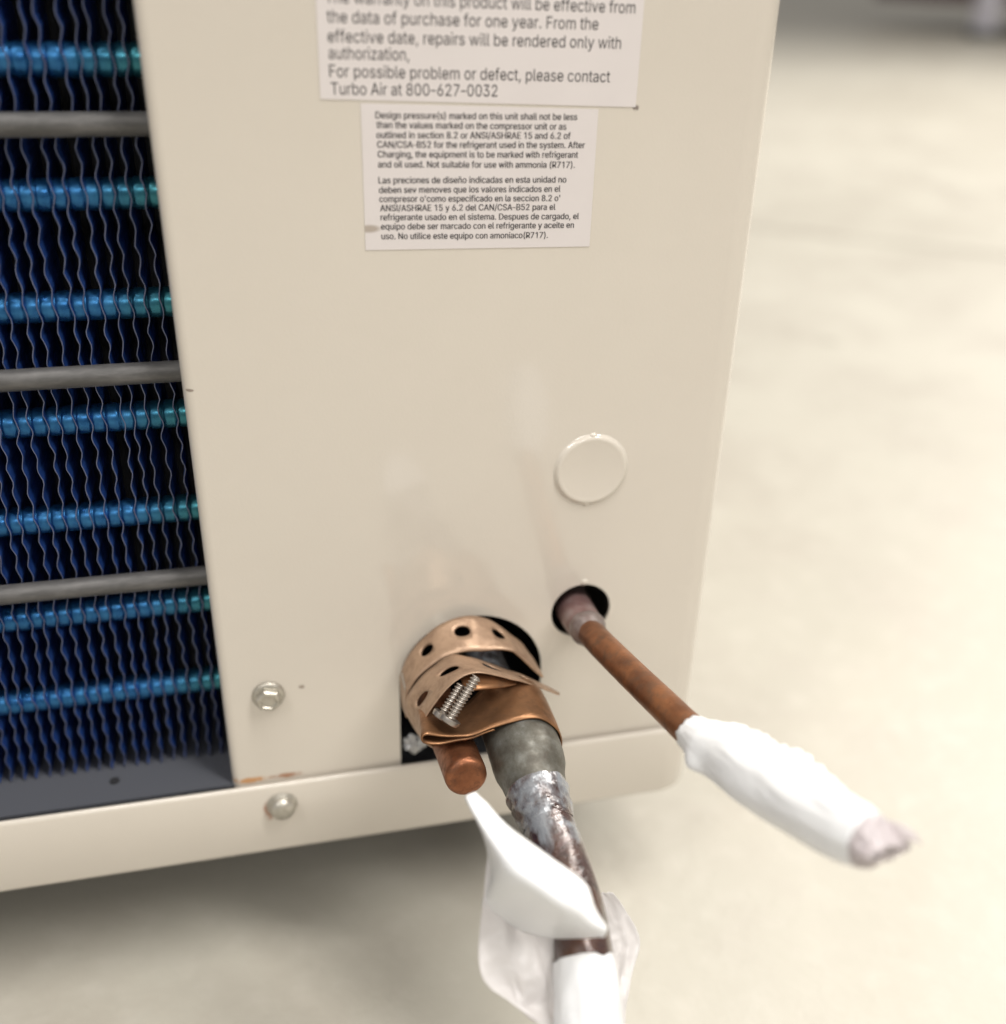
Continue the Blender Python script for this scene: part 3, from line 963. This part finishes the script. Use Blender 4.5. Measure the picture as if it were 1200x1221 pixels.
V, F = quad_slab([(-0.0522, 0.19605), (0.0367, 0.19355), (0.0372, 0.262), (-0.0516, 0.2645)], -0.00018, -0.00002)
lab1 = wpart('warranty_label', mesh('warranty_label', V, F, M['label'], False), unit, 'larger white paper label with large print')
for t, a, b, z0, z1 in TEXT_BIG:
    text_line(t, a, b, z0, z1, 3.0, -0.00024, lab1, 0.0)
V, F = quad_slab([(-0.04175, 0.1555), (0.0254, 0.1543), (0.0256, 0.19305), (-0.0416, 0.19495)], -0.00018, -0.00002)
lab2 = wpart('pressure_label', mesh('pressure_label', V, F, M['label'], False), unit, 'smaller white paper label with fine print in two paragraphs')
for t, a, b, z0, z1 in TEXT_SMALL:
    text_line(t, a, b, z0, z1, 1.75, -0.00024, lab2, 0.10)

# ------------------------------------------------------------------ suction pipe
BIG = mm([(-3.2, 10.0, 3.0), (-3.2, -30.0, 8.0), (-3.2, -52.0, 8.6), (-3.1, -65.2, 5.2), (-2.6, -84.2, 1.9), (-2.2, -104.8, -1.6), (-3.8, -121.2, -6.9), (-6.3, -134.6, -15.5), (-8.5, -144.6, -24.2), (-10.5, -152, -32)])
bp = cr_spline(BIG, 200)


def seg_by_y(path, y0, y1):
    return [p for p in path if y1 <= p.y <= y0]


suction = thing('suction_pipe', 'thick dark copper pipe with grey soldered coupling leaving the arched slot', 'pipe', (-0.0032, 0.0, 0.0088))


def rough_r(amp, sc_, seed):
    def f(s, th):
        return amp * noise.noise(Vector((math.cos(th) * sc_, math.sin(th) * sc_, s * sc_ * 3 + seed)))
    return f


rear = seg_by_y(bp, 0.011, -0.036)
V, F = sweep(rear, lambda s: 0.0062, 28)
part('tube', mesh('rear_tube', V, F, M['flux']), suction)
pth = seg_by_y(bp, -0.0335, -0.0735)
yy = [p.y for p in pth]


def coup_r(s):
    y = pth[int(round(s * (len(pth) - 1)))].y * 1000
    return pw([(-200, 0.0082), (-73.5, 0.00835), (-70, 0.0091), (-66, 0.0096), (-63, 0.0101), (-60, 0.0112), (-57, 0.01155), (20, 0.0116)])(y)


V, F = sweep(pth, coup_r, 40, rough_r(0.00018, 1.6, 3), cap0=True)
part('coupling', mesh('coupling', V, F, M['grey']), suction)
pth2 = seg_by_y(bp, -0.064, -0.155)
V, F = sweep(pth2, lambda s: 0.00800, 48, rough_r(0.00022, 2.6, 9))
part('tube', mesh('tube', V, F, M['flux']), suction)
pth3 = seg_by_y(bp, -0.0665, -0.081)
V, F = sweep(pth3, pw([(0, 0.0096), (0.12, 0.0098), (0.4, 0.0091), (0.75, 0.0083), (1, 0.0079)]), 40, rough_r(0.0007, 2.4, 21))
sj = part('solder_joint', mesh('solder_joint', V, F, M['flux']), suction)
sj['label'] = 'shiny silver smear of solder round the pipe'

# ------------------------------------------------------------------ capped stub
stub = thing('stub_pipe', 'short capped copper stub beside the grey coupling', 'pipe', (-0.0240, -0.022, 0.0006))
sp_ = cr_spline(mm([(-24.6, -2, -3), (-24.1, -22.4, 0.6), (-23.7, -38.3, 3.8), (-23.4, -59.7, 7.3)]), 60)
V, F = sweep(sp_, pw([(0, 0.0067), (0.955, 0.0067), (0.985, 0.0065), (1.0, 0.0057)]), 36, rough_r(0.00012, 1.7, 5))
nring = len(sp_) - 1
tdir = (sp_[-1] - sp_[-2]).normalized()
c0 = len(V)
for (rr, hh) in ((0.0042, 0.0003), (0.0018, 0.0003)):
    fr = frames(sp_)[-1]
    for j in range(36):
        th = 2 * math.pi * j / 36
        V.append(sp_[-1] + tdir * hh + fr[1] * math.cos(th) * rr + fr[2] * math.sin(th) * rr)
ring = [nring * 36, c0, c0 + 36]
for a, b in zip(ring, ring[1:]):
    for j in range(36):
        q = (j + 1) % 36
        F.append((a + j, a + q, b + q, b + j))
F.append(tuple(c0 + 36 + j for j in range(36)))
part('tube', mesh('stub_tube', V, F, M['copper_cap']), stub)

# ------------------------------------------------------------------ copper sheet sleeve
def sleeve_section(y, zl, xl, drop):
    a = [(x * 1000, y, z * 1000) for x, z in arc(-0.0032, 0.0086, 0.01225, -48, 98, 12)]
    return a + [(-11.4, y, 19.6 - drop * 0.25), (-18.9, y, zl), (-24.9, y, zl), (-30.9 + xl, y, zl + 1.4), (-34.7 + xl, y, zl + 2.2), (-36.0 + xl, y, zl + 0.9),
                (-34.8 + xl, y, zl - 1.0), (-29.5 + xl, y, zl - 1.9), (-24.0, y, zl - 1.7), (-18.9, y, zl - 1.3), (-13.0, y, zl + 0.6 - drop * 0.1)]


SLV_F = sleeve_section(-52, 17.6, 0.0, 0.0)
SLV_R = sleeve_section(-31, 12.0, 2.4, 4.0)
slv = thing('copper_sleeve', 'brown copper sheet sleeve folded round the grey coupling', 'sleeve', (-0.0032, -0.04, 0.0088))
V, F = loft([mm(SLV_F), mm(SLV_R)], 90, 10, lambda u, v: Vector((0, 0, 0.0007 * math.sin(v * math.pi) * math.sin(u * 9) + 0.0006 * noise.noise(Vector((u * 12, v * 2.5, 2))))))
solidify(part('sheet', mesh('sheet', V, F, M['sheet']), slv), 0.00055)

# ------------------------------------------------------------------ perforated strap and its screws
REAR_A = [(-35.2, -4.0, -6.0), (-35.6, -4.0, 4.9), (-35.4, -4.0, 8.0), (-32.7, -4.0, 15.2), (-27.4, -4.0, 21.8), (-19.7, -4.0, 27.5), (-12.0, -4.0, 28.9), (-5.7, -4.0, 27.2), (-0.4, -4.0, 23.1), (6.7, -4.0, 15.9), (11.9, -4.0, 8.1)]
REAR_B = [(-35.6, -18.0, 0.0), (-35.7, -18.0, 7.2), (-34.9, -18.0, 10.8), (-32.3, -18.0, 15.6), (-28.3, -18.0, 19.6), (-23.3, -18.0, 23.1), (-18.3, -18.0, 24.4), (-12.3, -18.0, 24.4), (-0.6, -18.0, 22.7), (3.6, -18.0, 19.2), (12.1, -18.0, 9.6)]
FRONT_A = [(-27.5, -20.0, -12.6), (-31.0, -20.0, -8.9), (-34.0, -20.0, -2.8), (-36.7, -20.0, 5.2), (-35.2, -20.0, 11.2), (-31.1, -20.0, 17.2), (-26.6, -20.0, 21.4), (-22.7, -20.0, 24.3), (-18.7, -20.0, 24.9), (-13.2, -20.0, 23.0), (-5.0, -20.0, 18.2), (2.8, -20.0, 14.0), (12.1, -21.0, 8.3), (17.2, -22.0, 4.9)]
FRONT_B = [(-29.6, -40.0, 3.5), (-32.9, -40.0, 7.1), (-34.0, -40.0, 10.3), (-33.3, -40.0, 15.0), (-31.8, -40.0, 18.3), (-28.7, -40.0, 23.3), (-25.7, -40.0, 27.1), (-22.6, -40.0, 30.0), (-19.3, -40.0, 31.6), (-14.6, -40.0, 31.5), (-8.7, -39.0, 28.8), (-1.8, -37.0, 24.0), (9.4, -30.0, 13.9), (16.2, -25.0, 6.9)]
strap = thing('pipe_strap', 'perforated copper strap looped round the pipes at the arched slot', 'strap', (-0.0095, -0.02, 0.0))
V, F = ribbon(mm(REAR_A), mm(REAR_B), [(0.36, 0.45), (0.545, 0.42), (0.72, 0.42)], 0.0026)
b1 = solidify(part('band', mesh('band', V, F, M['strap']), strap), 0.0008)
V, F = ribbon(mm(FRONT_A), mm(FRONT_B), [(0.275, 0.5), (0.43, 0.5), (0.62, 0.45), (0.79, 0.45)], 0.0031)
b2 = solidify(part('band', mesh('band', V, F, M['strap']), strap), 0.0004)
V, F = loft([mm([(-20.9, -36.0, 28.0), (-15.1, -36.0, 28.6), (-8.4, -36.0, 26.2), (-2.0, -34.5, 21.9)]), mm([(-20.7, -43.0, 27.6), (-15.0, -43.0, 27.4), (-9.0, -41.0, 25.6), (-2.2, -35.5, 21.6)])], 24, 5)
solidify(part('strap_end', mesh('strap_end', V, F, M['sheet']), strap), 0.0007)


def screw(p_head, p_tip, r_head, r_sh):
    p0, p1 = Vector(p_head) * MM, Vector(p_tip) * MM
    d = (p1 - p0).normalized()
    L = (p1 - p0).length
    V, F = lathe([(0.0, -0.0021), (r_head * 0.6, -0.0021), (r_head * 0.92, -0.0017), (r_head, -0.0010), (r_head, -0.0001), (r_head * 0.95, 0.0), (r_sh, 0.0)], p0, d, 32, False)
    head = part('screw_head', mesh('screw_head', V, F, M['steel'], True, sharp=45), strap)
    # real helical thread
    pitch, segs = 0.00115, 24
    turns = int(L / pitch)
    V, F = [], []
    a = d.orthogonal().normalized()
    b = d.cross(a)
    rows = turns * 8
    for i in range(rows + 1):
        for j in range(segs):
            th = 2 * math.pi * j / segs
            h_ = L * i / rows
            phs = (h_ / pitch - j / segs) % 1.0
            r = r_sh * (1.18 - 0.50 * abs(2 * phs - 1))
            if i == rows:
                r *= 0.75
            V.append(p0 + d * h_ + (a * math.cos(th) + b * math.sin(th)) * r)
    for i in range(rows):
        for j in range(segs):
            q = (j + 1) % segs
            F.append((i * segs + j, i * segs + q, (i + 1) * segs + q, (i + 1) * segs + j))
    F.append(tuple(rows * segs + j for j in range(segs)))
    part('thread', mesh('thread', V, F, M['steel']), head)
    return head


screw((-26.0, -47.5, 21.6), (-16.95, -43.0, 32.6), 0.0036, 0.00150)
screw((-27.9, -44.0, 20.9), (-21.4, -41.0, 28.8), 0.0030, 0.00140)
V, F = box(-0.0358, -0.0350, -0.0150, -0.0060, 0.000, 0.010)
part('buckle', mesh('buckle', V, F, M['steel'], False), strap)

# crumpled scrap of foil showing in the slot
bm = bmesh.new()
bmesh.ops.create_icosphere(bm, subdivisions=3, radius=0.0034)
for v in bm.verts:
    v.co *= 1 + 0.9 * noise.noise(v.co * 700)
    v.co.y *= 0.6
me = bpy.data.meshes.new('foil_scrap')
bm.to_mesh(me)
bm.free()
me.materials.append(M['foil'])
fo = bpy.data.objects.new('foil_scrap', me)
link(fo, None, (-0.0305, -0.0005, -0.0270))
fo['label'] = 'crumpled silvery foil scrap at the bottom left of the arched slot'
fo['category'] = 'foil'

# ------------------------------------------------------------------ liquid pipe
SMALL = mm([(31.5, 40, 21), (30.0, 11.3, 21.0), (28.6, -3.4, 23.8), (28.2, -21.4, 27.2), (30.0, -45.7, 31.9), (32.5, -73.6, 37.4), (34.9, -95.1, 41.7), (40.3, -128.4, 51.6), (44.5, -142.0, 54.5)])
lp = cr_spline(SMALL, 160)
liquid = thing('liquid_pipe', 'thin brown copper pipe leaving the round hole in the panel', 'pipe', (0.0300, 0.0, 0.0233))
V, F = sweep(seg_by_y(lp, 0.041, -0.0175), pw([(0, 0.0066), (0.72, 0.0066), (0.86, 0.0064), (0.94, 0.0056), (1, 0.0050)]), 32, rough_r(0.0003, 1.5, 2))
part('socket', mesh('socket', V, F, M['neck']), liquid)
V, F = sweep(seg_by_y(lp, -0.0125, -0.0215), pw([(0, 0.0060), (0.3, 0.0065), (0.6, 0.0057), (1, 0.0046)]), 32, rough_r(0.0007, 1.9, 12))
part('solder_joint', mesh('solder_joint', V, F, M['solder']), liquid)
V, F = sweep(seg_by_y(lp, -0.014, -0.15), lambda s: 0.00480, 32, rough_r(0.00006, 1.9, 4), cap1=True)
part('tube', mesh('tube', V, F, M['copper']), liquid)

# ------------------------------------------------------------------ tape on the liquid pipe
tp = cr_spline(mm([(33.9, -91.5, 41.3), (36.6, -103.9, 43.6), (39.2, -118.0, 46.8), (43.1, -132.0, 50.6), (47.0, -143.8, 54.1), (49.7, -151.4, 56.3)]), 70)
tape_s = thing('tape_wrap', 'white tape sleeve wrapped round the end of the thin pipe', 'tape', tuple(tp[0]), 'tape wraps on pipe ends')


def tape_r(s):
    return pw([(0, 0.0052), (0.04, 0.0056), (0.12, 0.0068), (0.3, 0.0071), (0.8, 0.0076), (0.93, 0.0073), (1, 0.0064)])(s)


def tape_w(s, th):
    ridge_dir = math.radians(-62)
    d = math.atan2(math.sin(th - ridge_dir), math.cos(th - ridge_dir))
    rid = 0.0058 * math.exp(-(d / 0.15) ** 2) * pw([(0, 0.05), (0.10, 0.45), (0.3, 0.85), (0.55, 1.0), (0.68, 0.75), (0.8, 0.3), (1, 0.05)])(s)
    rid *= 1 + 0.35 * noise.noise(Vector((s * 16, 1.2, 0))) + 0.15 * noise.noise(Vector((s * 45, 4.2, 0)))
    low = math.atan2(math.sin(th - math.radians(105)), math.cos(th - math.radians(105)))
    drip = 0.0020 * math.exp(-(low / 0.35) ** 2) * math.exp(-((s - 0.16) / 0.05) ** 2)
    wr = 0.0005 * noise.noise(Vector((math.cos(th) * 1.2, math.sin(th) * 1.2, s * 5)))
    cre = 0.0007 * (abs(noise.noise(Vector((math.cos(th) * 2.2 + 3, math.sin(th) * 2.2, s * 6.5 + math.cos(th))))) - 0.2)
    top = 0.5 + 0.5 * math.cos(d * 0.8)
    wr = wr + cre * (0.3 + 0.7 * top)
    return rid + drip + wr


V, F = sweep(tp, tape_r, 120, tape_w)
# ragged mouth
for j in range(120):
    V[j] = V[j] + (tp[1] - tp[0]).normalized() * (0.0013 * noise.noise(Vector((j * 0.18, 3, 1))))
sleeve_o = part('sleeve', mesh('sleeve', V, F, M['tape']), tape_s)
solidify(sleeve_o, 0.0003)
# pinched and torn end
fr = frames(tp)[-1]
V, F = [], []
rows = 14
for i in range(rows):
    f = i / (rows - 1)
    for j in range(56):
        th = 2 * math.pi * j / 56
        r = tape_r(1) + tape_w(1, th)
        a_ = math.cos(th) * r
        b_ = math.sin(th) * r
        sq = 1 - 0.88 * f ** 1.4
        a2 = a_ * sq + b_ * 0.25 * f
        b2 = b_ * (1 + 0.14 * f)
        wob = Vector((noise.noise(Vector((j * 0.4, f * 4, 0))), noise.noise(Vector((j * 0.4, f * 4, 9))), noise.noise(Vector((j * 0.4, f * 4, 5))))) * 0.0011 * min(1, f * 3)
        V.append(tp[-1] + fr[0] * (0.0062 * f - 0.0003) + fr[1] * a2 + fr[2] * b2 + wob)
for i in range(rows - 1):
    for j in range(56):
        q = (j + 1) % 56
        F.append((i * 56 + j, i * 56 + q, (i + 1) * 56 + q, (i + 1) * 56 + j))
pe = part('pinched_end', mesh('pinched_end', V, F, M['film_end']), tape_s)
solidify(pe, 0.00025)
tl0 = tp[-1] + fr[1] * 0.0035 - fr[2] * 0.0052
tail_a = [tl0 + Vector(p) * MM for p in ((0, 0, 0), (2.0, -3.0, 1.2), (4.2, -5.6, 0.6), (5.6, -7.0, -1.6))]
tail_b = [tl0 + Vector(p) * MM for p in ((-1.6, -2.4, -3.0), (1.0, -5.0, -1.6), (3.9, -6.8, -1.0), (5.5, -7.3, -1.8))]
V, F = loft([tail_a, tail_b], 14, 4)
solidify(part('tail', mesh('tail', V, F, M['film_end']), tape_s), 0.00025)

# ------------------------------------------------------------------ tape on the suction pipe
tape_b = thing('tape_wrap', 'loose white tape with big folded flaps on the end of the thick pipe', 'tape', (-0.0045, -0.125, -0.010), 'tape wraps on pipe ends')
wp = seg_by_y(bp, -0.1205, -0.156)
V, F = sweep(wp, pw([(0, 0.00845), (0.2, 0.0086), (1, 0.0095)]), 48, lambda s, th: 0.0004 * noise.noise(Vector((math.cos(th) * 2, math.sin(th) * 2, s * 5))) + 0.0008 * (abs(noise.noise(Vector((math.cos(th) * 2.4, math.sin(th) * 2.4, s * 4 + 5)))) - 0.2))
for j in range(48):
    V[j] = V[j] + (wp[1] - wp[0]).normalized() * (0.0010 * noise.noise(Vector((j * 0.35, 8, 1))))
solidify(part('sleeve', mesh('sleeve', V, F, M['tape']), tape_b), 0.0003)
FLAP_TOP = mm([(-27.3, -89.7, 29.7), (-25.0, -94.0, 29.3), (-20.8, -100.9, 27.0), (-15.8, -106.6, 25.2), (-10.9, -112.2, 23.6), (-6.2, -116.7, 21.8), (-4.0, -119.4, 20.0), (-2.7, -123.2, 15.7), (-0.4, -125.8, 11.9)])
FLAP_MID = mm([(-30.7, -92.7, 31.1), (-30.0, -102.3, 33.1), (-27.6, -114.2, 33.8), (-24.8, -122.0, 33.5), (-19.8, -126.7, 31.4), (-14.6, -129.9, 27.9), (-9.9, -130.0, 23.5), (-5.4, -128.8, 17.1), (-1.2, -127.7, 12.4)])
FLAP_BOT = mm([(-29.0, -91.4, 25.7), (-26.1, -95.3, 22.1), (-26.1, -102.5, 11.0), (-28.6, -106.8, 4.0), (-21.5, -112.3, 1.4), (-14.1, -117.5, 1.7), (-6.2, -121.6, 4.2), (-2.3, -124.5, 7.1), (-1.2, -126.9, 9.6)])
def crease(amp, f, seed):
    """sharp-crested folds, like handled plastic film"""
    def b(u, v):
        p = Vector((u * f, v * f * 0.6, seed))
        a = abs(noise.noise(p)) + 0.5 * abs(noise.noise(p * 2.3 + Vector((3, 1, 4)))) - 0.3
        c = noise.noise(p * 0.9 + Vector((7, 7, 7)))
        edge = 0.22 * amp * noise.noise(Vector((u * 30, v * 3, seed)))
        return Vector((0.5 * a * amp, -0.6 * a * amp, a * amp + c * amp * 0.5 + edge))
    return b


V, F = loft([FLAP_TOP, FLAP_MID, FLAP_BOT], 97, 40, crease(0.0004, 3.0, 3.3), True)
solidify(part('flap', mesh('flap', V, F, M['tape']), tape_b), 0.00018)
SHEET_L = mm([(-25.0, -98.5, 25.2), (-27.3, -104.6, 15.1), (-29.6, -110.3, 7.8), (-31.1, -114.4, 1.7), (-31.7, -120.6, -5.5), (-24.9, -125.9, -10.1), (-18.5, -131.9, -13.9), (-18.5, -136.8, -18.7)])
SHEET_R = mm([(-16.0, -100.8, 16.5), (-13.6, -106.3, 7.5), (-10.0, -111.5, -0.4), (-10.0, -115.1, -2.8), (-11.2, -120.6, -9.0), (-12.3, -124.9, -13.2), (-13.4, -129.7, -18.3), (-14.5, -134.5, -23.3)])


def crinkle(amp, f, seed):
    def b(u, v):
        p = Vector((u * f, v * f * 0.7, seed))
        return Vector((noise.noise(p), noise.noise(p + Vector((5, 5, 5))), noise.noise(p + Vector((9, 2, 7))))) * amp * math.sin(math.pi * min(1, max(0, v)))
    return b


V, F = loft([SHEET_L, SHEET_R], 90, 40, lambda u, v, a=crinkle(0.0040, 4.5, 2.2), b=crease(0.0013, 4.0, 8.1): a(u, v) + b(u, v))
solidify(part('side_sheet', mesh('side_sheet', V, F, M['film']), tape_b), 0.0002)
RF_L = mm([(6.5, -97.3, -9.5), (6.5, -101.3, -12.6), (6.0, -106.8, -16.5), (4.5, -113.8, -21.6), (2.7, -120.6, -26.4), (0.8, -129.5, -35.0)])
RF_R = mm([(11.8, -98.8, -7.7), (15.3, -102.4, -12.8), (17.4, -109.0, -17.5), (13.0, -115.8, -21.4), (9.2, -122.2, -26.2), (6.7, -130.9, -34.9)])
V, F = loft([RF_L, RF_R], 60, 20, lambda u, v, a=crinkle(0.0012, 5.0, 6.1), b=crease(0.0008, 3.0, 1.7): a(u, v) + b(u, v))
solidify(part('side_sheet', mesh('side_sheet', V, F, M['film']), tape_b), 0.0002)

# ------------------------------------------------------------------ far machine at the edge of the hall
far = thing('floor_machine', 'blurred maroon machine on pale metal legs far across the floor', 'machine', (4.5, 6.2, FZ))
V, F = box(4.42, 6.4, 6.3, 7.2, FZ + 0.17, FZ + 1.4)
part('body', mesh('body', V, F, M['maroon'], False), far)
V, F = box(4.26, 4.36, 5.70, 5.80, FZ + 0.03, FZ + 1.3)
part('leg', mesh('leg', V, F, M['far_grey'], False), far)
V, F = box(4.20, 4.27, 5.62, 5.74, FZ, FZ + 0.045)
part('foot', mesh('foot', V, F, M['far_dark'], False), far)
V, F = box(4.30, 5.6, 5.66, 5.70, FZ + 0.002, FZ + 0.035)
part('base_bar', mesh('base_bar', V, F, M['far_dark'], False), far)
